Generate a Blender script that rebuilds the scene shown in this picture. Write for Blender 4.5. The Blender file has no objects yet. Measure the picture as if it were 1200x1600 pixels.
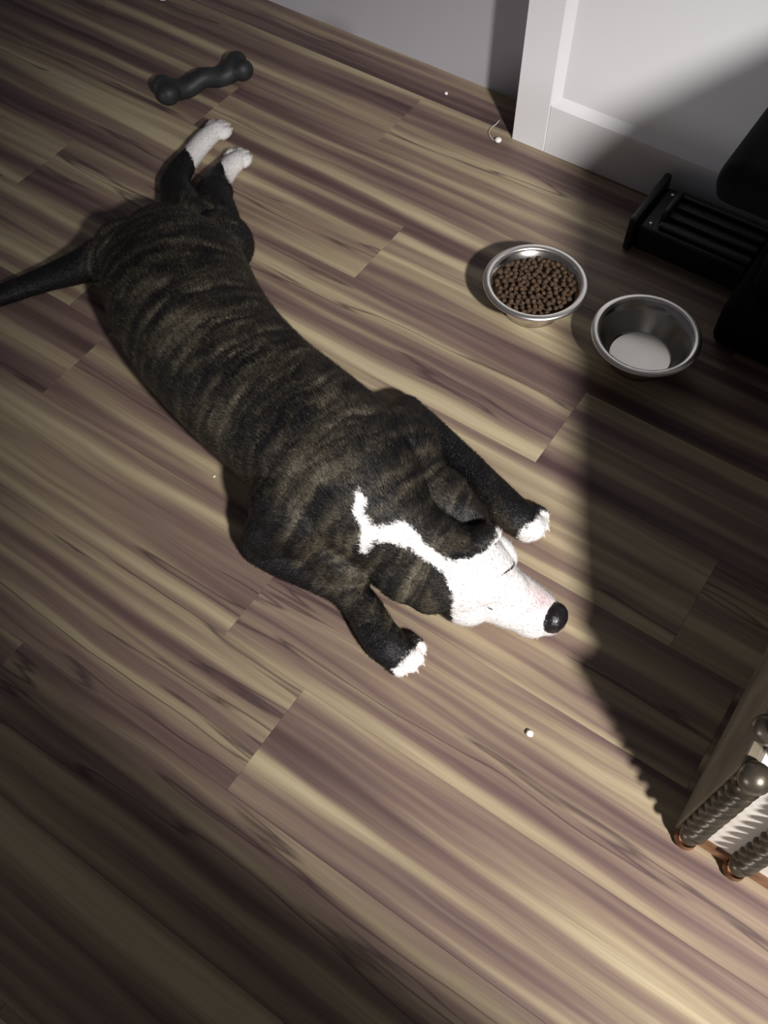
import bpy, bmesh, math, random
import numpy as np
from mathutils import Vector, Matrix
from mathutils.bvhtree import BVHTree

random.seed(7)
S = bpy.context.scene
COL = S.collection

# ------------------------------------------------------------------ camera
F_PX = 1485.33
CAM_H = 1.30
ROWS = ((0.82480, 0.56537, -0.00801),      # image right
        (0.47841, -0.70536, -0.52306),     # image down
        (-0.30137, 0.42759, -0.85226))     # view direction
cam_d = bpy.data.cameras.new('camera')
cam = bpy.data.objects.new('camera', cam_d)
COL.objects.link(cam)
r, d, fw = [Vector(v).normalized() for v in ROWS]
m = Matrix((r, -d, -fw)).transposed().to_4x4()
m.translation = (0, 0, CAM_H)
cam.matrix_world = m
cam_d.sensor_fit = 'VERTICAL'
cam_d.sensor_height = 24
cam_d.lens = 24 * F_PX / 1600
cam_d.clip_start = 0.01
S.camera = cam

# ------------------------------------------------------------------ world, lamp, exposure
W = bpy.data.worlds.new('world')
S.world = W
W.use_nodes = True
W.node_tree.nodes['Background'].inputs[0].default_value = (0.94, 0.90, 1.0, 1)
W.node_tree.nodes['Background'].inputs[1].default_value = 0.060
LAMP = Vector((1.59, -0.50, 2.18))
AIM = Vector((-0.05, 0.92, 0.0))
ld = bpy.data.lights.new('ceiling_lamp', 'SPOT')
ld.energy = 620
ld.color = (1.0, 0.965, 0.935)
ld.shadow_soft_size = 0.095
ld.spot_size = math.radians(43)
ld.spot_blend = 0.9
lo = bpy.data.objects.new('ceiling_lamp_light', ld)
COL.objects.link(lo)
lo.location = LAMP
lo.rotation_euler = (AIM - LAMP).to_track_quat('-Z', 'Y').to_euler()
l2 = bpy.data.lights.new('wall_fill', 'POINT')      # added fill with no known source, lifts the shade on the white wall
l2.energy = 165
l2.color = (0.97, 0.97, 1.0)
l2.shadow_soft_size = 0.35
lo2 = bpy.data.objects.new('wall_fill_light', l2)
COL.objects.link(lo2)
lo2.location = (-3.0, -4.2, 0.60)
S.view_settings.view_transform = 'Standard'
S.view_settings.look = 'None'
S.view_settings.gamma = 1
S.view_settings.use_curve_mapping = False
S.view_settings.exposure = 0.0


# ------------------------------------------------------------------ helpers
def at(px, py, z=0.0):
    """Point of the room at height z that lies on the sight line of a measured point."""
    v = r * ((px - 600) / F_PX) + d * ((py - 800) / F_PX) + fw
    return Vector((0, 0, CAM_H)) + v * ((z - CAM_H) / v.z)


def pxm(p):
    """pixels per metre at a point of the room"""
    return F_PX / (Vector(p) - Vector((0, 0, CAM_H))).dot(fw)


def link(name, me, mat=None, parent=None):
    o = bpy.data.objects.new(name, me)
    COL.objects.link(o)
    if mat is not None and me is not None and not me.materials:
        me.materials.append(mat)
    if parent:
        o.parent = parent
    return o


def obj(name, bm, mat, parent=None, smooth=False):
    me = bpy.data.meshes.new(name)
    bmesh.ops.recalc_face_normals(bm, faces=bm.faces)
    bm.to_mesh(me)
    bm.free()
    if smooth:
        for p in me.polygons:
            p.use_smooth = True
    return link(name, me, mat, parent)


def thing(name, label, cat, loc=(0, 0, 0), group=None):
    o = bpy.data.objects.new(name, None)
    COL.objects.link(o)
    o.empty_display_size = 0.05
    o.location = loc
    return tag(o, label, cat, group)


def tag(o, label, cat, group=None):
    o['label'] = label
    o['category'] = cat
    if group:
        o['group'] = group
    return o


def struct(o, label=None):
    o['kind'] = 'structure'
    if label:
        o['label'] = label
    return o


def box(bm, x0, x1, y0, y1, z0, z1, bev=0.0, seg=1):
    t = bmesh.new()
    vs = [t.verts.new((x, y, z)) for x in (x0, x1) for y in (y0, y1) for z in (z0, z1)]
    for q in ((0, 1, 3, 2), (4, 6, 7, 5), (0, 4, 5, 1), (2, 3, 7, 6), (0, 2, 6, 4), (1, 5, 7, 3)):
        t.faces.new([vs[i] for i in q])
    if bev:
        bmesh.ops.bevel(t, geom=list(t.edges), offset=bev, segments=seg, affect='EDGES', profile=0.5)
    me = bpy.data.meshes.new('t')
    t.to_mesh(me)
    t.free()
    bm.from_mesh(me)
    bpy.data.meshes.remove(me)


def lathe(bm, prof, n=48, c=(0, 0, 0), mod=None):
    rings = []
    for (rr, z) in prof:
        if rr < 1e-6:
            rings.append([bm.verts.new((c[0], c[1], c[2] + z))])
        else:
            ring = []
            for i in range(n):
                a = 2 * math.pi * i / n
                k = mod(a, rr, z) if mod else 1
                ring.append(bm.verts.new((c[0] + rr * k * math.cos(a), c[1] + rr * k * math.sin(a), c[2] + z)))
            rings.append(ring)
    for A, B in zip(rings, rings[1:]):
        for i in range(n):
            j = (i + 1) % n
            if len(A) == 1 and len(B) == 1:
                continue
            if len(A) == 1:
                bm.faces.new((A[0], B[i], B[j]))
            elif len(B) == 1:
                bm.faces.new((A[i], A[j], B[0]))
            else:
                bm.faces.new((A[i], A[j], B[j], B[i]))


def catmull(P, n):
    """dense Catmull-Rom through rows of numbers"""
    P = [np.array(p, float) for p in P]
    Q = [2 * P[0] - P[1]] + P + [2 * P[-1] - P[-2]]
    out = []
    for i in range(1, len(Q) - 2):
        for k in range(n):
            t = k / n
            a, b, c_, e = Q[i - 1], Q[i], Q[i + 1], Q[i + 2]
            out.append(0.5 * (2 * b + (c_ - a) * t + (2 * a - 5 * b + 4 * c_ - e) * t * t + (3 * b - a - 3 * c_ + e) * t ** 3))
    out.append(P[-1])
    return out


def tube(bm, rows, n=24, dens=6, cap=True):
    """rows: x, y, z, half width, half height; closed elliptic tube with round ends"""
    D = catmull(rows, dens) if dens > 1 else [np.array(q, float) for q in rows]
    if cap:
        def capend(a, b):
            dirv = a[:3] - b[:3]
            dirv = dirv / (np.linalg.norm(dirv) + 1e-9)
            res = []
            for k in (0.3, 0.55, 0.75, 0.9, 0.985):
                q = a.copy()
                q[:3] = a[:3] + dirv * a[3] * k * 0.9
                s = math.sqrt(max(0, 1 - k * k))
                q[3] *= s
                q[4] *= s
                res.append(q)
            return res
        D = capend(D[0], D[1])[::-1] + D + capend(D[-1], D[-2])
    rings = []
    for i, q in enumerate(D):
        p = Vector(q[:3])
        A = Vector(D[max(i - 1, 0)][:3])
        B = Vector(D[min(i + 1, len(D) - 1)][:3])
        t = (B - A).normalized()
        up = Vector((0, 0, 1))
        if abs(t.z) > 0.97:
            up = Vector((1, 0, 0))
        s = t.cross(up).normalized()
        u = s.cross(t).normalized()
        rings.append([bm.verts.new(p + s * (q[3] * math.cos(2 * math.pi * k / n)) + u * (q[4] * math.sin(2 * math.pi * k / n))) for k in range(n)])
    for A, B in zip(rings, rings[1:]):
        for k in range(n):
            j = (k + 1) % n
            bm.faces.new((A[k], A[j], B[j], B[k]))
    bm.faces.new(rings[0][::-1])
    bm.faces.new(rings[-1])


def ellipsoid(bm, c, ax, ay, az, sub=3):
    """ax, ay, az: three half-axis vectors"""
    M = Matrix((ax, ay, az)).transposed().to_4x4()
    M.translation = c
    if M.to_3x3().determinant() < 0:
        M = Matrix((ay, ax, az)).transposed().to_4x4()
        M.translation = c
    bmesh.ops.create_icosphere(bm, subdivisions=sub, radius=1, matrix=M)


# ------------------------------------------------------------------ materials
class NT:
    def __init__(self, name):
        self.m = bpy.data.materials.new(name)
        self.m.use_nodes = True
        self.t = self.m.node_tree
        self.b = self.t.nodes['Principled BSDF']

    def n(self, kind, **kw):
        nd = self.t.nodes.new(kind)
        for k, v in kw.items():
            if k.startswith('i_'):
                nd.inputs[k[2:].replace('_', ' ')].default_value = v
            else:
                setattr(nd, k, v)
        return nd

    def l(self, a, b):
        self.t.links.new(a, b)

    def math(self, op, a, b=None, clamp=False):
        nd = self.n('ShaderNodeMath', operation=op, use_clamp=clamp)
        for i, v in enumerate((a, b)):
            if v is None:
                continue
            if isinstance(v, (int, float)):
                nd.inputs[i].default_value = v
            else:
                self.l(v, nd.inputs[i])
        return nd.outputs[0]

    def ramp(self, fac, stops, interp='LINEAR'):
        nd = self.n('ShaderNodeValToRGB')
        cr = nd.color_ramp
        cr.interpolation = interp
        while len(cr.elements) < len(stops):
            cr.elements.new(0.5)
        for e, (p, c) in zip(cr.elements, stops):
            e.position = p
            e.color = (*c, 1) if len(c) == 3 else c
        self.l(fac, nd.inputs[0])
        return nd.outputs[0]

    def mix(self, fac, a, b, blend='MIX'):
        nd = self.n('ShaderNodeMix', data_type='RGBA', blend_type=blend)
        for sock, v in ((nd.inputs[0], fac), (nd.inputs[6], a), (nd.inputs[7], b)):
            if isinstance(v, (int, float)):
                sock.default_value = v
            elif isinstance(v, tuple):
                sock.default_value = (*v, 1)
            else:
                self.l(v, sock)
        return nd.outputs[2]

    def noise(self, vec, scale, detail=3, rough=0.55, dist=0.0):
        nd = self.n('ShaderNodeTexNoise')
        nd.inputs['Scale'].default_value = scale
        nd.inputs['Detail'].default_value = detail
        nd.inputs['Roughness'].default_value = rough
        nd.inputs['Distortion'].default_value = dist
        if vec is not None:
            self.l(vec, nd.inputs['Vector'])
        return nd.outputs['Fac']

    def coord(self, scale=(1, 1, 1), kind='Object', rnd=0.0):
        tc = self.n('ShaderNodeTexCoord')
        mp = self.n('ShaderNodeMapping')
        mp.inputs['Scale'].default_value = scale
        self.l(tc.outputs[kind], mp.inputs['Vector'])
        if rnd:
            oi = self.n('ShaderNodeObjectInfo')
            cb = self.n('ShaderNodeCombineXYZ')
            a = self.math('MULTIPLY', oi.outputs['Random'], rnd)
            for i in range(3):
                self.l(a, cb.inputs[i])
            self.l(cb.outputs[0], mp.inputs['Location'])
        return mp.outputs[0]

    def bump(self, h, strength=0.3, dist=0.002):
        nd = self.n('ShaderNodeBump')
        nd.inputs['Strength'].default_value = strength
        nd.inputs['Distance'].default_value = dist
        self.l(h, nd.inputs['Height'])
        self.l(nd.outputs[0], self.b.inputs['Normal'])

    def col(self, c):
        if isinstance(c, tuple):
            self.b.inputs['Base Color'].default_value = (*c, 1)
        else:
            self.l(c, self.b.inputs['Base Color'])

    def set(self, **kw):
        for k, v in kw.items():
            self.b.inputs[k.replace('_', ' ')].default_value = v
        return self


def simple(name, c, rough=0.5, metal=0.0, var=0.15, scale=30, bump=0.0, spec=0.5):
    t = NT(name)
    nz = t.noise(t.coord(), scale)
    lo_ = tuple(x * (1 - var) for x in c)
    hi_ = tuple(min(1, x * (1 + var)) for x in c)
    t.col(t.ramp(nz, [(0.3, lo_), (0.7, hi_)]))
    t.set(Roughness=rough, Metallic=metal)
    t.b.inputs['Specular IOR Level'].default_value = spec
    if bump:
        t.bump(nz, bump, 0.002)
    return t.m


def wood_floor():
    t = NT('plank_wood')
    wob = t.noise(t.coord((2.2, 9, 1), rnd=37.0), 1.0, 2)
    tc = t.n('ShaderNodeTexCoord')
    sep = t.n('ShaderNodeSeparateXYZ')
    t.l(tc.outputs['Object'], sep.inputs[0])
    oi = t.n('ShaderNodeObjectInfo')
    ro = t.math('MULTIPLY', oi.outputs['Random'], 91.7)
    y = t.math('ADD', sep.outputs['Y'], t.math('MULTIPLY', t.math('SUBTRACT', wob, 0.5), 0.028))

    def streak(sx, sy, off, detail, rough):
        cb = t.n('ShaderNodeCombineXYZ')
        t.l(t.math('MULTIPLY', t.math('ADD', sep.outputs['X'], off), sx), cb.inputs[0])
        t.l(t.math('MULTIPLY', y, sy), cb.inputs[1])
        t.l(t.math('ADD', ro, off), cb.inputs[2])
        return t.noise(cb.outputs[0], 1.0, detail, rough)
    big = streak(0.75, 24, 3.1, 1.5, 0.5)        # broad strips of heartwood and sapwood
    mid = streak(2.2, 75, 11.0, 2, 0.5)
    fine = streak(7.0, 420, 23.0, 3, 0.6)
    v = t.math('ADD', t.math('MULTIPLY', big, 0.78), t.math('MULTIPLY', mid, 0.24))
    v = t.math('ADD', v, t.math('MULTIPLY', t.math('SUBTRACT', oi.outputs['Random'], 0.5), 0.08))
    c = t.ramp(v, [(0.32, (0.082, 0.050, 0.048)), (0.43, (0.152, 0.100, 0.090)), (0.51, (0.230, 0.165, 0.128)),
                   (0.58, (0.325, 0.258, 0.172)), (0.70, (0.49, 0.412, 0.270))])
    c = t.mix(0.35, c, t.ramp(fine, [(0.3, (0.62, 0.58, 0.58)), (0.62, (1.08, 1.08, 1.05))]), 'MULTIPLY')
    ve = streak(1.1, 17, 41.0, 3, 0.55)          # thin dark veins in some strips
    vm = t.math('GREATER_THAN', streak(0.6, 9, 57.0, 0, 0.5), 0.56)
    line = t.math('SUBTRACT', 1.0, t.math('MULTIPLY', t.math('ABSOLUTE', t.math('SUBTRACT', ve, 0.5)), 45), clamp=True)
    c = t.mix(t.math('MULTIPLY', t.math('MULTIPLY', line, vm), 0.75), c, (0.055, 0.034, 0.036))
    t.col(c)
    t.set(Roughness=0.46)
    t.b.inputs['Specular IOR Level'].default_value = 0.35
    t.bump(fine, 0.12, 0.001)
    return t.m


def paint(name, c, rough=0.55):
    t = NT(name)
    nz = t.noise(t.coord(), 160, 4)
    big = t.noise(t.coord(), 3.5, 3)
    col = t.mix(t.math('MULTIPLY', big, 0.25), c, tuple(x * 0.9 for x in c))
    t.col(col)
    t.set(Roughness=rough)
    t.bump(nz, 0.10, 0.001)
    return t.m


def steel():
    t = NT('brushed_steel')
    nz = t.noise(t.coord((1, 1, 60)), 20, 3)
    t.col((0.62, 0.60, 0.56))
    t.set(Metallic=1.0)
    rr = t.math('ADD', t.math('MULTIPLY', nz, 0.10), 0.16)
    t.l(rr, t.b.inputs['Roughness'])
    return t.m


def coat():
    t = NT('brindle_coat')
    at_ = t.n('ShaderNodeAttribute', attribute_name='coat')     # along the spine, across it, brindle amount
    aw = t.n('ShaderNodeAttribute', attribute_name='white')
    sp = t.n('ShaderNodeSeparateXYZ')
    t.l(at_.outputs['Vector'], sp.inputs[0])
    wob = t.noise(t.coord((1, 1, 1)), 14, 2)
    u = t.math('ADD', sp.outputs['X'], t.math('MULTIPLY', wob, 0.035))
    cb = t.n('ShaderNodeCombineXYZ')
    t.l(t.math('MULTIPLY', u, 62), cb.inputs[0])
    t.l(t.math('MULTIPLY', sp.outputs['Y'], 9), cb.inputs[1])
    st = t.noise(cb.outputs[0], 1.0, 3, 0.6)
    cb2 = t.n('ShaderNodeCombineXYZ')
    t.l(t.math('MULTIPLY', u, 150), cb2.inputs[0])
    t.l(t.math('MULTIPLY', sp.outputs['Y'], 24), cb2.inputs[1])
    st2 = t.noise(cb2.outputs[0], 1.0, 2, 0.6)
    patch = t.noise(t.coord(), 9, 3, 0.6)
    s = t.math('ADD', t.math('MULTIPLY', st, 0.60), t.math('MULTIPLY', st2, 0.28))
    s = t.math('ADD', s, t.math('MULTIPLY', patch, 0.25))
    s = t.math('ADD', s, t.math('MULTIPLY', t.math('SUBTRACT', sp.outputs['Z'], 1.0), 0.22))
    dark = t.ramp(s, [(0.47, (0.0060, 0.0055, 0.0065)), (0.56, (0.024, 0.0200, 0.0155)), (0.61, (0.066, 0.055, 0.038)), (0.71, (0.16, 0.14, 0.102))])
    fur = t.noise(t.coord((1, 1, 1)), 260, 3, 0.7)
    clump = t.noise(t.coord((1, 1, 1)), 85, 3, 0.65)
    dark = t.mix(0.65, dark, t.ramp(fur, [(0.35, (0.40, 0.40, 0.40)), (0.65, (1.5, 1.5, 1.5))]), 'MULTIPLY')
    wn = t.math('ADD', aw.outputs['Fac'], t.math('MULTIPLY', t.math('SUBTRACT', clump, 0.5), 0.016))
    wn = t.math('ADD', wn, t.math('MULTIPLY', t.math('SUBTRACT', fur, 0.5), 0.008))
    wm = t.math('ADD', t.math('MULTIPLY', wn, 330), 0.5, clamp=True)
    pk = t.n('ShaderNodeAttribute', attribute_name='pink')
    white = t.mix(pk.outputs['Fac'], (0.83, 0.81, 0.80), (0.68, 0.48, 0.50))
    t.col(t.mix(wm, dark, white))
    rough = t.math('ADD', t.math('MULTIPLY', wm, 0.25), 0.5)
    t.l(rough, t.b.inputs['Roughness'])
    t.b.inputs['Specular IOR Level'].default_value = 0.35
    h = t.math('ADD', t.math('MULTIPLY', fur, 0.5), t.math('MULTIPLY', clump, 0.8))
    t.bump(t.math('MULTIPLY', h, t.math('SUBTRACT', 1.0, t.math('MULTIPLY', wm, 0.8))), 0.42, 0.006)
    return t.m


M_FLOOR = wood_floor()
M_SUB = simple('subfloor', (0.03, 0.02, 0.018), 0.9)
M_WHITE = paint('white_paint', (0.84, 0.84, 0.86))
M_GREY = paint('grey_wall_paint', (0.42, 0.41, 0.44), 0.8)
M_STEEL = steel()
M_RIM = simple('polished_rim', (0.95, 0.93, 0.88), 0.30, 1.0, 0.05, 60)
M_KIB = simple('kibble', (0.080, 0.045, 0.024), 0.9, 0, 0.45, 60, 0.4)
M_BONE = simple('chew_rubber', (0.020, 0.022, 0.024), 0.55, 0, 0.3, 25, 0.3)
M_BLACKP = simple('black_plastic', (0.012, 0.012, 0.013), 0.42, 0, 0.2, 40)
M_CLOTH = simple('black_cloth', (0.006, 0.006, 0.007), 0.95, 0, 0.3, 90, 0.3, 0.2)
M_RIVET = simple('rivet_metal', (0.7, 0.7, 0.68), 0.3, 0.9, 0.05)
M_WOODD = simple('aged_wood', (0.22, 0.185, 0.13), 0.55, 0, 0.4, 9, 0.2)
M_CREAM = simple('cream_panel', (0.78, 0.73, 0.66), 0.6, 0, 0.12, 12)
M_TWIST = simple('tarnished_metal', (0.13, 0.11, 0.085), 0.34, 0.75, 0.35, 40, 0.2)
M_BRASS = simple('worn_copper', (0.36, 0.20, 0.11), 0.4, 0.8, 0.3, 50)
M_CRUMB = simple('white_crumb', (0.85, 0.84, 0.80), 0.6, 0, 0.08, 300, 0.3)
M_CLEAR = simple('milky_plastic', (0.50, 0.46, 0.42), 0.3, 0, 0.1, 100)
M_NOSE = simple('nose_leather', (0.010, 0.008, 0.010), 0.32, 0, 0.4, 260, 0.5)
M_CLAW = simple('pale_claw', (0.55, 0.48, 0.42), 0.4, 0, 0.1, 90)
M_LID = simple('eyelid_skin', (0.05, 0.04, 0.045), 0.5, 0, 0.3, 150)
M_COAT = coat()

# ------------------------------------------------------------------ floor of planks
PW, PL = 0.177, 1.22
Y0 = 0.165
bm = bmesh.new()
box(bm, -3.6, 3.0, -1.8, 1.70, -0.05, -0.0065)
floor = struct(obj('floor', bm, M_SUB), 'brown wood-look plank floor with tan and dark streaks')
bm = bmesh.new()
box(bm, 0.0001, PL - 0.0001, 0.0001, PW - 0.0001, -0.0065, 0.0, 0.0004)
plank_me = bpy.data.meshes.new('plank')
bm.to_mesh(plank_me)
bm.free()
plank_me.materials.append(M_FLOOR)
JOINT = {0: -0.386, 1: -0.535, 2: -1.09, 3: 0.02, 4: -0.307, 5: -0.80, 6: -1.35, 7: -0.99, -1: -0.775, -2: -0.15}
rj = random.Random(11)
for k in range(-11, 9):
    jx = JOINT.get(k, rj.uniform(-1.2, 0))
    n0 = math.floor((-3.5 - jx) / PL)
    for i in range(n0, 6):
        x = jx + i * PL
        if x > 2.9 - PL or x < -3.6:
            continue
        if k == 8:
            continue
        o = link('plank', plank_me, None, floor)
        o.location = (x, Y0 + k * PW, 0)
# last, narrow row along the walls
bm = bmesh.new()
box(bm, 0.0003, PL - 0.0003, 0.0003, 0.105, -0.0065, 0.0, 0.0006)
me8 = bpy.data.meshes.new('plank')
bm.to_mesh(me8)
bm.free()
me8.materials.append(M_FLOOR)
for i in range(-3, 3):
    o = link('plank', me8, None, floor)
    o.location = (-0.6 + i * PL, Y0 + 8 * PW, 0)

# ------------------------------------------------------------------ walls
bm = bmesh.new()
box(bm, -3.6, -0.60, 1.685, 1.80, -0.0065, 2.4)
struct(obj('wall_back', bm, M_GREY), 'plain grey wall in half shadow behind the chew bone')
XW, YW = -0.759, 1.565
bm = bmesh.new()
box(bm, XW, 1.6, YW + 0.012, 1.80, 0.0, 2.4)
wall = struct(obj('wall_right', bm, M_WHITE), 'white panelled wall end with a broad flat frame')
bm = bmesh.new()
box(bm, XW, XW + 0.076, YW, YW + 0.0125, 0.0, 2.4, 0.0015)
obj('stile', bm, M_WHITE, wall)
bm = bmesh.new()
box(bm, XW + 0.0762, 1.6, YW, YW + 0.0125, 0.0, 0.110, 0.0015)
obj('bottom_rail', bm, M_WHITE, wall)


def wedge(x0, x1, z0, z1, vertical, name):
    """sloping moulding between frame and recessed panel"""
    b = bmesh.new()
    yb, yf = YW + 0.0125, YW + 0.001
    if vertical:
        P = [(x0, yf, z0 + (x1 - x0) * 0.0), (x1, yb, z0 + (x1 - x0)), (x0, yb, z0), (x0, yf, z1), (x1, yb, z1), (x0, yb, z1)]
    else:
        P = [(x0, yf, z0), (x0 + (z1 - z0), yb, z1), (x0, yb, z0), (x1, yf, z0), (x1, yb, z1), (x1, yb, z0)]
    v = [b.verts.new(p) for p in P]
    for q in ((0, 1, 2), (3, 5, 4), (0, 3, 4, 1), (1, 4, 5, 2), (0, 2, 5, 3)):
        b.faces.new([v[i] for i in q])
    obj(name, b, M_WHITE, wall)


wedge(XW + 0.076, XW + 0.094, 0.110, 2.4, True, 'side_moulding')
wedge(XW + 0.076, 1.6, 0.110, 0.128, False, 'bottom_moulding')

# ------------------------------------------------------------------ dog
dog = thing('dog', 'brindle dog with white face and paws sprawled on its belly', 'dog', at(430, 640, 0))
DL = dog.location.copy()


def row(px, py, half, b, z=None):
    z = b if z is None else z
    p = at(px, py, z)
    return (p.x, p.y, p.z, half / pxm(p), b)


body = bmesh.new()
TORSO = [row(256, 380, 66, .070), row(262, 404, 98, .086), row(275, 440, 114, .099), row(297, 490, 116, .104), row(338, 550, 115, .104),
         row(397, 612, 115, .104), row(457, 662, 117, .106), row(512, 712, 120, .108), row(556, 764, 116, .104), row(597, 812, 92, .090),
         row(640, 848, 70, .074), row(690, 876, 62, .066)]
tube(body, TORSO, 32, 6)
# haunches and loin
ellipsoid(body, at(347, 380, .058), Vector((.062, 0, 0)), Vector((0, .056, 0)), Vector((0, 0, .058)))
ellipsoid(body, at(208, 400, .075), Vector((.075, 0, 0)), Vector((0, .065, 0)), Vector((0, 0, .070)))
# shoulder blades
ellipsoid(body, at(470, 800, .085), Vector((.085, 0, 0)), Vector((0, .070, 0)), Vector((0, 0, .082)))
ellipsoid(body, at(615, 715, .090), Vector((.075, 0, 0)), Vector((0, .075, 0)), Vector((0, 0, .085)))
# right foreleg (nearer the camera): upper arm, forearm, paw
tube(body, [row(480, 800, 60, .060, .09), row(430, 830, 48, .050, .06), row(408, 848, 32, .034, .036)], 20)
tube(body, [row(402, 858, 24, .026), row(440, 876, 27, .028), row(490, 897, 27, .028), row(540, 922, 27, .028), row(566, 948, 29, .027), row(588, 985, 31, .026),
            row(610, 1012, 32, .025), row(630, 1024, 24, .020)], 20)
# left foreleg
tube(body, [row(590, 720, 60, .060, .09), row(620, 680, 44, .050, .06), row(634, 648, 30, .034, .036)], 20)
tube(body, [row(632, 640, 24, .026), row(660, 664, 25, .027), row(700, 700, 24, .026), row(746, 744, 25, .025), row(785, 788, 31, .026),
            row(812, 812, 30, .025), row(832, 825, 22, .020)], 20)
# hind legs lying to the left side of the dog
tube(body, [row(300, 352, 40, .050), row(285, 320, 30, .036), row(275, 292, 23, .026), row(281, 268, 20, .022), row(300, 243, 16, .019), row(320, 219, 16, .018), row(338, 203, 14, .016)], 18)
tube(body, [row(335, 345, 40, .045), row(333, 308, 29, .034), row(340, 284, 22, .024), row(354, 266, 18, .020), row(366, 254, 16, .018), row(373, 247, 12, .015)], 18)
ellipsoid(body, at(270, 288, .024), Vector((.024, 0, 0)), Vector((0, .027, 0)), Vector((0, 0, .025)))      # hock
ellipsoid(body, at(336, 300, .030), Vector((.036, 0, 0)), Vector((0, .036, 0)), Vector((0, 0, .032)))
# tail
tube(body, [row(190, 398, 44, .050, .075), row(150, 408, 33, .036, .055), row(110, 422, 27, .026, .034), row(60, 440, 21, .020), row(0, 462, 17.5, .017), row(-80, 492, 13, .013),
            row(-150, 512, 8, .008)], 18)
# chest and throat between the forelegs
ellipsoid(body, at(668, 785, .060), Vector((.088, 0, 0)), Vector((0, .062, 0)), Vector((0, 0, .066)))
ellipsoid(body, at(640, 745, .060), Vector((.060, 0, 0)), Vector((0, .060, 0)), Vector((0, 0, .060)))
ellipsoid(body, at(715, 812, .055), Vector((.055, 0, 0)), Vector((0, .040, 0)), Vector((0, 0, .060)))
ellipsoid(body, at(530, 868, .050), Vector((.065, 0, 0)), Vector((0, .050, 0)), Vector((0, 0, .052)))
# head: skull, cheeks, muzzle
HD = (at(868, 968) - at(735, 895)).normalized()
HS = Vector((-HD.y, HD.x, 0))
UP = Vector((0, 0, 1))


def hell(px, py, z, a, b, c_):
    ellipsoid(body, at(px, py, z), HD * a, HS * b, UP * c_)


tube(body, [row(672, 872, 58, .062, .072), row(705, 884, 68, .066), row(733, 896, 71, .064), row(758, 912, 60, .054, .050), row(784, 929, 50, .042), row(815, 945, 44, .037),
            row(842, 958, 37, .033), row(855, 964, 30, .027)], 28)
hell(720, 938, .042, .046, .034, .040)          # cheeks
hell(768, 864, .045, .042, .028, .042)
hell(740, 888, .086, .062, .055, .036)          # flat forehead running into the muzzle
hell(778, 912, .070, .050, .034, .026)
hell(790, 887, .066, .018, .012, .015)          # closed eyeballs
hell(762, 943, .060, .018, .012, .015)
hell(818, 930, .052, .036, .016, .022)          # bridge of the nose
hell(838, 936, .030, .030, .018, .026)          # flews
hell(818, 972, .026, .034, .018, .026)


# ears: flaps folded back
def flap(px, py, z, a, b, th, ang, tilt_dir, tilt):
    p = at(px, py, z)
    ax = Vector((math.cos(ang), math.sin(ang), 0))
    ay = Vector((-math.sin(ang), math.cos(ang), 0))
    q = Matrix.Rotation(tilt, 3, Vector((math.cos(tilt_dir), math.sin(tilt_dir), 0)))
    ellipsoid(body, p, q @ (ax * a), q @ (ay * b), q @ Vector((0, 0, th)))


A_HEAD = math.atan2(HD.y, HD.x)
flap(668, 915, .088, .046, .044, .013, A_HEAD + 0.2, A_HEAD, 0.85)
flap(622, 902, .080, .052, .036, .014, A_HEAD - 0.1, A_HEAD, 0.85)
flap(738, 846, .108, .038, .026, .011, A_HEAD + 0.25, A_HEAD, -0.9)
flap(756, 837, .121, .027, .022, .012, A_HEAD + 0.9, A_HEAD + 0.9, -0.45)


# toes at the paws
def toes(tip, back, z, spread, rad, n=4):
    a, b_ = at(*tip, z), at(*back, z)
    dv = (a - b_).normalized()
    sv = Vector((-dv.y, dv.x, 0))
    for i in range(n):
        k = (i - (n - 1) / 2) / ((n - 1) / 2)
        c0 = a + sv * (spread * k) - dv * (0.010 * k * k)
        ellipsoid(body, c0, dv * rad * 1.55, sv * rad * 0.86, Vector((0, 0, rad * 1.05)), 2)
    return a, dv, sv


T1 = toes((641, 1030), (604, 1000), .014, .024, .0135)
T2 = toes((837, 822), (795, 797), .014, .024, .0135)
T3 = toes((346, 199), (318, 222), .013, .019, .012)
T4 = toes((376, 243), (360, 260), .013, .019, .012)

raw = obj('raw_body', body, None)
md = raw.modifiers.new('remesh', 'REMESH')
md.mode = 'VOXEL'
md.voxel_size = 0.0030
sm = raw.modifiers.new('smooth', 'SMOOTH')
sm.factor = 0.5
sm.iterations = 6
dg = bpy.context.evaluated_depsgraph_get()
me = bpy.data.meshes.new_from_object(raw.evaluated_get(dg))
me.name = 'body'
bpy.data.objects.remove(raw)
N = len(me.vertices)
co = np.empty(N * 3)
me.vertices.foreach_get('co', co)
co = co.reshape(-1, 3)
co[:, 2] = np.maximum(co[:, 2], 0.0012)
me.vertices.foreach_set('co', co.ravel())
me.update()
tree = BVHTree.FromPolygons([Vector(v) for v in co], [tuple(p.vertices) for p in me.polygons])


def on_dog(px, py, zdef=.03):
    o_ = Vector((0, 0, CAM_H))
    h = tree.ray_cast(o_, (at(px, py, 0) - o_).normalized())
    return h[0] if h[0] is not None else at(px, py, zdef)


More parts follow.
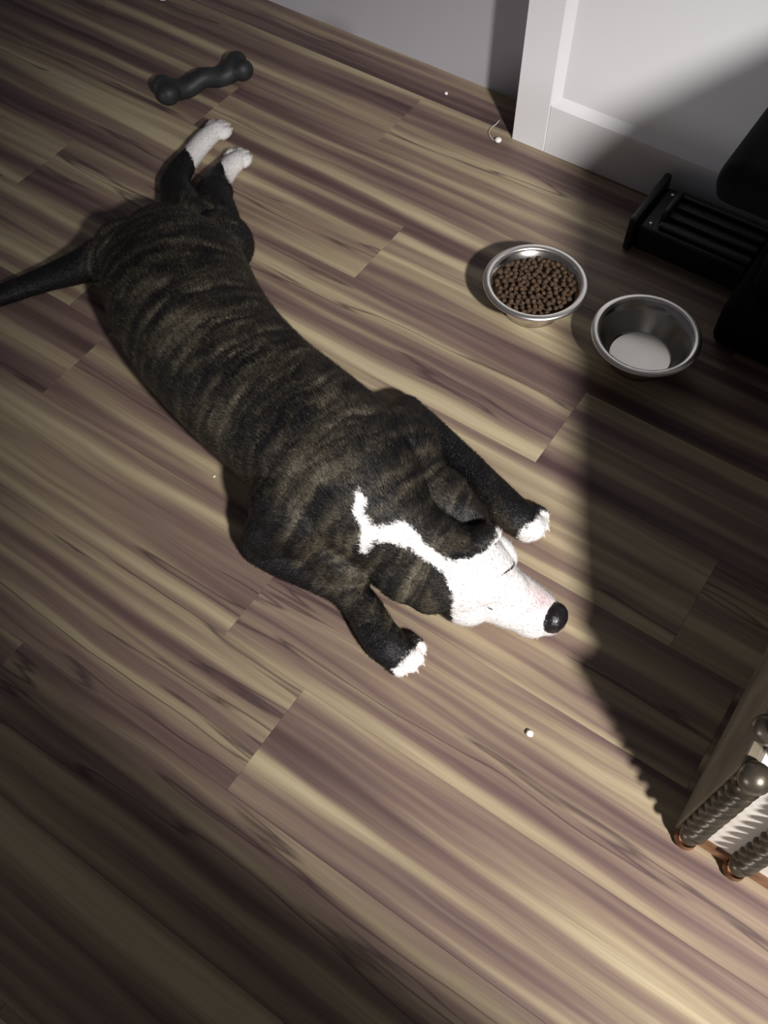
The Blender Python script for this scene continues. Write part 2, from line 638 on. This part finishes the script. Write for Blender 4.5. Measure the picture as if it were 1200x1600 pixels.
def sdf(poly, P):
    """signed distance in plan, positive inside"""
    poly = np.array([(v.x, v.y) for v in poly])
    dmin = np.full(len(P), 1e9)
    inside = np.zeros(len(P), bool)
    for a, b_ in zip(poly, np.roll(poly, -1, 0)):
        e = b_ - a
        w_ = P - a
        t_ = np.clip((w_ @ e) / (e @ e + 1e-12), 0, 1)
        dmin = np.minimum(dmin, np.linalg.norm(w_ - t_[:, None] * e, axis=1))
        cond = ((a[1] <= P[:, 1]) != (b_[1] <= P[:, 1]))
        xs = a[0] + (P[:, 1] - a[1]) / (e[1] if abs(e[1]) > 1e-12 else 1e-12) * e[0]
        inside ^= cond & (P[:, 0] < xs)
    return np.where(inside, dmin, -dmin)


BLAZE = [(556, 772), (566, 767), (573, 780), (571, 800), (583, 824), (610, 822), (628, 813), (648, 825), (667, 851), (690, 869), (712, 878), (742, 871),
         (764, 856), (776, 838), (776, 816), (786, 822), (815, 850), (900, 900), (930, 980), (880, 1040), (760, 1030), (704, 990), (708, 962), (706, 925), (692, 893), (662, 874),
         (640, 858), (617, 849), (590, 845), (574, 864), (565, 858), (563, 830), (553, 803)]
REAR1 = [(286, 228), (303, 258), (345, 245), (380, 190), (330, 160)]
REAR2 = [(342, 240), (356, 284), (400, 280), (400, 225), (365, 222)]
FRONT1 = [(616, 1048), (634, 1029), (646, 1019), (655, 1002), (690, 1000), (690, 1070), (610, 1070)]
FRONT2 = [(800, 842), (819, 826), (836, 815), (846, 799), (900, 790), (900, 880), (800, 870)]
P2 = co[:, :2]
white = np.full(N, -1.0)
for poly in (BLAZE, REAR1, REAR2, FRONT1, FRONT2):
    white = np.maximum(white, sdf([on_dog(*p) for p in poly], P2))
LEG2 = np.array([tuple(at(*p, .025)) for p in ((632, 640), (660, 664), (700, 700), (746, 744), (785, 788), (812, 812), (845, 832))])
dl = np.full(N, 1e9)
for a, b_ in zip(LEG2, LEG2[1:]):
    e = b_ - a
    t_ = np.clip(((co - a) @ e) / (e @ e), 0, 1)
    dl = np.minimum(dl, np.linalg.norm(co - a - t_[:, None] * e, axis=1))
f2 = sdf([on_dog(*p) for p in FRONT2], P2)
white = np.where(dl < .036, f2, white)
# coat coordinates
sp_rows = np.array([q[:3] for q in catmull(TORSO, 6)])
arc = np.concatenate([[0], np.cumsum(np.linalg.norm(np.diff(sp_rows, axis=0), axis=1))])
best = np.full(N, 1e9)
su = np.zeros(N)
sv = np.zeros(N)
for i in range(len(sp_rows) - 1):
    a, b_ = sp_rows[i], sp_rows[i + 1]
    e = b_ - a
    w_ = co - a
    t_ = np.clip((w_ @ e) / (e @ e), -0.0, 1.0)
    q = w_ - t_[:, None] * e
    dd = np.linalg.norm(q, axis=1)
    m_ = dd < best
    best[m_] = dd[m_]
    su[m_] = (arc[i] + t_ * (arc[i + 1] - arc[i]))[m_]
    side = q @ np.array([-e[1], e[0], 0]) / np.linalg.norm(e[:2])
    sv[m_] = side[m_]
brin = np.clip(1.0 - (best - 0.125) / 0.05, 0.1, 1.0)
# forelegs, tail, hocks: nearly plain black
a_ = me.attributes.new('coat', 'FLOAT_VECTOR', 'POINT')
a_.data.foreach_set('vector', np.stack([su, sv, brin], 1).ravel())
a_ = me.attributes.new('white', 'FLOAT', 'POINT')
a_.data.foreach_set('value', white)
pinkc = np.array(on_dog(846, 940))
pk = np.clip(1 - np.linalg.norm(co - pinkc, axis=1) / 0.036, 0, 1) * 0.8
pk = np.maximum(pk, np.clip(1 - np.linalg.norm(co - np.array(on_dog(795, 898)), axis=1) / 0.012, 0, 1) * 0.5)
a_ = me.attributes.new('pink', 'FLOAT', 'POINT')
a_.data.foreach_set('value', pk)
for p in me.polygons:
    p.use_smooth = True
# short fur: blades rooted in the skin, lying back along the body
rng = np.random.default_rng(4)
nor = np.empty(N * 3)
me.vertices.foreach_get('normal', nor)
nor = nor.reshape(-1, 3)
tan = np.zeros((N, 3))
seg = np.clip(np.searchsorted(arc, su) - 1, 0, len(sp_rows) - 2)
tv = sp_rows[1:] - sp_rows[:-1]
tv /= np.linalg.norm(tv, axis=1)[:, None]
tan = -tv[seg]
near = sp_rows[seg]
outw = co - near
outw /= np.linalg.norm(outw, axis=1)[:, None] + 1e-9
headz = su > arc[-1] - 0.02
k_ = np.clip((best - 0.115) / 0.04, 0, 1) * (~headz)
tan = tan * (1 - k_)[:, None] + outw * k_[:, None]
tan[headz] = -np.array(HD)
idx = np.concatenate([np.arange(N)] * 2)
idx = idx[co[idx, 2] > 0.006]
n_h = len(idx)
root = co[idx] + rng.normal(0, .0012, (n_h, 3)) - nor[idx] * .0004
nn_ = nor[idx]
dr = tan[idx] + rng.normal(0, .28, (n_h, 3))
dr -= nn_ * np.sum(dr * nn_, 1)[:, None]
dr /= np.linalg.norm(dr, axis=1)[:, None] + 1e-9
lift = rng.uniform(.10, .34, n_h)[:, None]
ln = rng.uniform(.7, 1.2, n_h) * np.where(headz[idx] | (white[idx] > 0) | (best[idx] > .14), .0050, .0088)
tip = root + (dr + nn_ * lift) * ln[:, None]
wd = np.cross(dr, nn_)
wd /= np.linalg.norm(wd, axis=1)[:, None] + 1e-9
hw = .00050
V = np.stack([root - wd * hw, root + wd * hw, tip], 1).reshape(-1, 3)
V[:, 2] = np.maximum(V[:, 2], .0008)
fm = bpy.data.meshes.new('fur')
fm.vertices.add(len(V))
fm.vertices.foreach_set('co', (V - np.array(DL)).ravel())
fm.loops.add(len(V))
fm.loops.foreach_set('vertex_index', np.arange(len(V), dtype=np.int32))
fm.polygons.add(n_h)
fm.polygons.foreach_set('loop_start', np.arange(0, len(V), 3, dtype=np.int32))
fm.update(calc_edges=True)
rep3 = np.repeat(idx, 3)
a_ = fm.attributes.new('coat', 'FLOAT_VECTOR', 'POINT')
a_.data.foreach_set('vector', np.stack([su, sv, brin], 1)[rep3].ravel())
a_ = fm.attributes.new('white', 'FLOAT', 'POINT')
a_.data.foreach_set('value', white[rep3])
a_ = fm.attributes.new('pink', 'FLOAT', 'POINT')
a_.data.foreach_set('value', pk[rep3])
# the blades take the skin's normals with a little scatter so the coat shades as one surface
cn = nn_ + rng.normal(0, .30, (n_h, 3)) * np.where(white[idx] > 0, .35, 1.0)[:, None]
cn /= np.linalg.norm(cn, axis=1)[:, None]
fm.normals_split_custom_set_from_vertices([tuple(v) for v in np.repeat(cn, 3, axis=0)])
fur = link('fur', fm, M_COAT, dog)
fur['kind'] = 'stuff'
me.transform(Matrix.Translation(-DL))
me.materials.clear()
bodyo = link('body', me, M_COAT, dog)

# nose pad
hd = (at(868, 968) - at(800, 935)).normalized()
hs = Vector((-hd.y, hd.x, 0))
nc = at(865, 965, .045)
bm = bmesh.new()
ellipsoid(bm, nc - DL, hd * .021, hs * .0245, Vector((0, 0, .021)), 3)
for v in bm.verts:          # nostril notches and the groove between
    q = v.co - (nc - DL)
    f_, s_, z_ = q.dot(hd), q.dot(hs), q.z
    g = math.exp(-(s_ / .0022) ** 2) * (1 if f_ > 0 else 0)
    n_ = math.exp(-((abs(s_) - .010) / .004) ** 2 - ((z_ + .002) / .005) ** 2) * (1 if f_ > 0 else 0)
    v.co -= hd * (0.002 * g + 0.005 * n_)
obj('nose', bm, M_NOSE, dog, True)
# closed eyes: dark lid line lying on the skin
for pts in ([(804, 878), (802, 884), (798, 889), (792, 893), (784, 899)], [(762, 948), (766, 951), (770, 953)]):
    rows = []
    for i, p in enumerate(pts):
        q = on_dog(*p) - DL
        w_ = .0007 + .0011 * math.sin(math.pi * i / (len(pts) - 1))
        rows.append((q.x, q.y, q.z, w_, w_))
    bm = bmesh.new()
    tube(bm, rows, 8, 4)
    obj('eyelid', bm, M_LID, dog, True)
# claws
for (a, dv, sv_) in (T1, T2, T3, T4):
    for i in range(4):
        k = (i - 1.5) / 1.5
        c0 = a + sv_ * (.021 * k) - dv * (0.010 * k * k) + dv * .016 - DL
        bm = bmesh.new()
        p0, p1, p2 = c0, c0 + dv * .004 + Vector((0, 0, .000)), c0 + dv * .007 + Vector((0, 0, -.004))
        tube(bm, [(*p0, .0026, .003), (*p1, .0022, .0025), (*p2, .0009, .001)], 8, 3)
        obj('claw', bm, M_CLAW, dog, True)

# ------------------------------------------------------------------ bowls
def bowl(name_label, px, py):
    c0 = at(px, py, .062)
    t = thing('dog_bowl', name_label, 'bowl', (c0.x, c0.y, 0), 'steel dog bowls')
    bm = bmesh.new()
    prof = [(0, .0065), (.052, .0065), (.055, .0072), (.0575, .010), (.0640, .022), (.0745, .046), (.0815, .0600)]
    out = [(.0800, .0590), (.0732, .0455), (.0625, .021), (.0560, .0085), (.0545, .0045), (.0545, .001), (.0515, .001), (.0505, .0045), (0, .0045)]
    lathe(bm, prof + out, 64)
    obj('basin', bm, M_STEEL, t, True)
    bm = bmesh.new()                      # broad rolled rim
    ring = [(.0875 + .0070 * math.cos(a), .0610 + .0046 * math.sin(a)) for a in [2 * math.pi * i / 14 for i in range(14)]]
    lathe(bm, ring + [ring[0]], 64)
    bmesh.ops.remove_doubles(bm, verts=bm.verts, dist=1e-6)
    obj('rim', bm, M_RIM, t, True)
    return t


b1 = bowl('shiny steel bowl full of brown kibble, left of the empty one', 837, 440)
b2 = bowl('shiny empty steel bowl nearest the black stool', 1010, 522)
# kibble
kl = b1.location
bm = bmesh.new()
rk = random.Random(3)


def mound(x, y):
    rr = math.hypot(x, y)
    return .0455 + .006 * (1 - (rr / .075) ** 2) + .003 * x / .07


lathe(bm, [(0, .0075), (.050, .0075), (.0562, .0100), (.0622, .0225), (.0712, .0440), (.05, .046), (.03, .048), (0, .049)], 40)
o = obj('kibble_filling', bm, M_KIB, None, True)
o.location = kl
tag(o, 'packed brown kibble filling the left steel bowl under the loose pieces', 'kibble')
o['kind'] = 'stuff'
kmes = []
for q in range(4):
    bm = bmesh.new()
    bmesh.ops.create_icosphere(bm, subdivisions=1, radius=.0052)
    for v in bm.verts:
        v.co.z *= 0.75
        v.co *= rk.uniform(0.88, 1.12)
    kme = bpy.data.meshes.new('kibble_piece')
    bm.to_mesh(kme)
    bm.free()
    for p in kme.polygons:
        p.use_smooth = True
    kme.materials.append(M_KIB)
    kmes.append(kme)
pts = []
tries = 0
while tries < 6000 and len(pts) < 150:
    tries += 1
    a, rr = rk.uniform(0, 6.283), .0705 * math.sqrt(rk.random())
    x, y = rr * math.cos(a), rr * math.sin(a)
    if all((x - p[0]) ** 2 + (y - p[1]) ** 2 > .0089 ** 2 for p in pts):
        pts.append((x, y))
for x, y in pts:
    o = link('kibble_piece', kmes[rk.randrange(4)])
    o.location = (kl.x + x, kl.y + y, mound(x, y) + .0045 + rk.uniform(0, .003))
    o.rotation_euler = (rk.uniform(-.6, .6), rk.uniform(-.6, .6), rk.uniform(0, 6))
    s = rk.uniform(.85, 1.15)
    o.scale = (s, s, s)
    tag(o, 'small brown kibble piece in the left steel bowl', 'kibble', 'kibble pieces in the left bowl')

# ------------------------------------------------------------------ chew bone
p0, p1 = at(262, 140, .024), at(372, 104, .024)
bc = (p0 + p1) / 2
bone = bmesh.new()
ax = (p1 - p0).normalized()
sx = Vector((-ax.y, ax.x, 0))
L0 = Vector((bc.x, bc.y, 0))
q0, q1 = p0 - L0, p1 - L0
tube(bone, [(*q0, .025, .0235), (*(q0 * .5), .0225, .022), (0, 0, .024, .0215, .021), (*(q1 * .5), .0225, .022), (*q1, .025, .0235)], 18)
for q, s in ((q0, -1), (q1, 1)):
    for k in (-1, 1):
        ellipsoid(bone, q + sx * (.018 * k) + ax * (s * .004), ax * .024, sx * .021, Vector((0, 0, .0235)), 3)
raw = obj('raw_bone', bone, None)
md = raw.modifiers.new('remesh', 'REMESH')
md.mode = 'VOXEL'
md.voxel_size = 0.003
sm = raw.modifiers.new('smooth', 'SMOOTH')
sm.iterations = 8
dg = bpy.context.evaluated_depsgraph_get()
me = bpy.data.meshes.new_from_object(raw.evaluated_get(dg))
bpy.data.objects.remove(raw)
me.name = 'chew_bone'
me.materials.clear()
for p in me.polygons:
    p.use_smooth = True
o = link('chew_bone', me, M_BONE)
o.location = L0
tag(o, 'dark grey rubber chew bone lying behind the hind paws', 'dog toy')

# ------------------------------------------------------------------ carved cabinet at the right edge
CX, CY = 0.138, 0.462
cab = thing('cabinet', 'carved cabinet corner with twisted metal columns and cream front panel', 'cabinet', (CX, CY, 0))


def yz_prism(bm, prof, x0, x1):
    A = [bm.verts.new((x0, y, z)) for y, z in prof]
    B = [bm.verts.new((x1, y, z)) for y, z in prof]
    bm.faces.new(A)
    bm.faces.new(B[::-1])
    for i in range(len(A)):
        j = (i + 1) % len(A)
        bm.faces.new((A[i], A[j], B[j], B[i]))


bm = bmesh.new()
box(bm, 0, .014, 0, .60, .001, .285, .002)
obj('side_panel', bm, M_WOODD, cab)
bm = bmesh.new()
box(bm, .0145, .46, .016, .60, .012, .272)
obj('carcass', bm, M_WOODD, cab)
bm = bmesh.new()
box(bm, .0145, .46, .000, .0158, .030, .272, .001)
obj('front_panel', bm, M_CREAM, cab)
bm = bmesh.new()
box(bm, .0145, .46, -.004, .0158, .001, .029, .003)
obj('plinth', bm, M_BRASS, cab)
bm = bmesh.new()
box(bm, .0145, .46, .000, .60, .2725, .285, .003)
obj('ledge', bm, M_CREAM, cab)
bm = bmesh.new()
yz_prism(bm, [(.005, .2855), (-.005, .39), (.061, .488), (.33, .8175), (.39, .85), (.60, .858), (.60, .2855)], .056, .46)  # added unseen upper part, profile shaped to throw the floor and wall shadow
obj('shadow_casting_top', bm, M_WOODD, cab)


def column(x, y):
    c = Vector((x, y, 0))
    bm = bmesh.new()
    lathe(bm, [(0, .002), (.012, .002), (.015, .008), (.011, .016), (.014, .020)], 20, c)
    foot = obj('column_foot', bm, M_BRASS, cab, True)
    bm = bmesh.new()
    ellipsoid(bm, c + Vector((0, 0, .034)), Vector((.0145, 0, 0)), Vector((0, .0145, 0)), Vector((0, 0, .0145)), 3)
    obj('column_ball', bm, M_TWIST, cab, True)
    bm = bmesh.new()                       # rope twist
    n, nz = 24, 72
    rings = []
    for i in range(nz + 1):
        z = .048 + (.255 - .048) * i / nz
        ph = 2 * math.pi * (z / .052)
        rings.append([bm.verts.new((c.x + (.0122 + .0048 * math.cos(2 * (a - ph))) * math.cos(a),
                                    c.y + (.0122 + .0048 * math.cos(2 * (a - ph))) * math.sin(a), z)) for a in [2 * math.pi * k / n for k in range(n)]])
    for A, B in zip(rings, rings[1:]):
        for k in range(n):
            bm.faces.new((A[k], A[(k + 1) % n], B[(k + 1) % n], B[k]))
    bm.faces.new(rings[0][::-1])
    bm.faces.new(rings[-1])
    obj('twisted_shaft', bm, M_TWIST, cab, True)
    bm = bmesh.new()
    lathe(bm, [(0, .2552), (.012, .2552), (.017, .260), (.012, .266), (.009, .270), (0, .270)], 20, c)
    obj('column_collar', bm, M_TWIST, cab, True)
    bm = bmesh.new()
    ellipsoid(bm, c + Vector((0, 0, .288)), Vector((.0185, 0, 0)), Vector((0, .0185, 0)), Vector((0, 0, .0185)), 3)
    obj('ball_finial', bm, M_TWIST, cab, True)


for x in (.018, .086, .36, .428):
    column(x, -.007)
bm = bmesh.new()
q = at(1199, 1141, .304) - Vector((CX, CY, 0))
ellipsoid(bm, q, Vector((.0175, 0, 0)), Vector((0, .0175, 0)), Vector((0, 0, .0175)), 3)
obj('ball_finial', bm, M_TWIST, cab, True)

# ------------------------------------------------------------------ black stool
stool = thing('stool', 'black padded stool with a low square base at the right edge', 'stool', (-0.03, 1.40, 0))
bm = bmesh.new()
box(bm, -.152, .152, -.132, .13, .001, .098, .022, 4)
obj('base', bm, M_CLOTH, stool, True)
bm = bmesh.new()
box(bm, -.125, .125, -.095, .095, .0985, .262, .02, 3)
obj('pedestal', bm, M_CLOTH, stool, True)
bm = bmesh.new()
box(bm, -.240, .240, -.118, .145, .2625, .335, .03, 5)
for v in bm.verts:
    v.co.z += .012 * (1 - (v.co.x / .24) ** 2) * (1 if v.co.z > .30 else 0)
obj('seat_cushion', bm, M_CLOTH, stool, True)

# ------------------------------------------------------------------ black plastic case by the wall
c0 = at(1022, 372, 0)
case = thing('plastic_case', 'black ribbed plastic case with two rivets along the white wall', 'case', (-0.418, 1.410, 0))
bm = bmesh.new()
box(bm, .016, .232, .004, .132, .001, .058, .006, 2)
obj('case_body', bm, M_BLACKP, case)
bm = bmesh.new()
box(bm, 0, .0155, -.012, .146, .001, .078, .006, 2)
obj('end_plate', bm, M_BLACKP, case)
for i in range(4):
    bm = bmesh.new()
    y = .012 + i * .032
    box(bm, .05, .232, y, y + .016, .0582, .068, .004, 2)
    obj('rib', bm, M_BLACKP, case)
for y, z in ((.018, .0582), (.112, .0582)):
    bm = bmesh.new()
    lathe(bm, [(.0048, 0), (.0046, .0016), (.003, .003), (0, .0034)], 14, (.034, y, z))
    obj('rivet', bm, M_RIVET, case, True)
bm = bmesh.new()
tube(bm, [(.052, .030, .06, .006, .006), (.052, .040, .078, .006, .006), (.052, .070, .082, .006, .006), (.052, .100, .078, .006, .006), (.052, .110, .06, .006, .006)], 12, 4)
obj('handle', bm, M_BLACKP, case, True)

# ------------------------------------------------------------------ bits on the floor
def crumb(px, py, rad, label, seed):
    q = random.Random(seed)
    p = at(px, py, 0)
    bm = bmesh.new()
    bmesh.ops.create_icosphere(bm, subdivisions=2, radius=rad)
    for v in bm.verts:
        v.co *= q.uniform(.85, 1.15)
        v.co.z *= .7
    zmin = min(v.co.z for v in bm.verts)
    for v in bm.verts:
        v.co.z -= zmin
    o = obj('crumb', bm, M_CRUMB, None, True)
    o.location = p
    tag(o, label, 'crumb', 'white crumbs on the floor')


crumb(827, 1147, .0055, 'white crumb on the lit floor between nose and cabinet', 1)
crumb(697, 148, .0042, 'tiny white crumb near the far grey wall', 2)
crumb(335, 745, .0022, 'tiny pale speck on the floor beside the dog\'s right flank', 3)
crumb(255, 1, .0085, 'white bit at the top edge beyond the chew bone', 4)
p = at(778, 222, 0)
tw = thing('tag_tie', 'white bead with a curled thread by the wall corner', 'litter', p)
bm = bmesh.new()
bmesh.ops.create_icosphere(bm, subdivisions=2, radius=.0075)
for v in bm.verts:
    v.co.z = v.co.z * .7 + .0053
obj('bead', bm, M_CRUMB, tw, True)
rows = []
for q in [(777, 222), (768, 216), (764, 208), (767, 200), (775, 194), (780, 188)]:
    w_ = at(*q, .002) - p
    rows.append((w_.x, w_.y, .002, .0014, .0014))
bm = bmesh.new()
tube(bm, rows, 8, 4)
obj('thread', bm, M_CLEAR, tw, True)

# ------------------------------------------------------------------ added unseen blocker whose edge shades the near floor
tb = thing('shade_table', 'unseen brown wooden blocker added to shade the near floor', 'shade_table', (0.15, -0.44, 0))
bm = bmesh.new()
box(bm, -.75, .75, -.36, .35, .72, .75, .004)
obj('shade_table_top', bm, M_WOODD, tb)
bm = bmesh.new()
lathe(bm, [(0, .0005), (.20, .0005), (.20, .012), (.06, .04), (.038, .09), (.032, .40), (.040, .62), (.11, .7195), (0, .7195)], 32)
obj('shade_table_leg', bm, M_WOODD, tb, True)
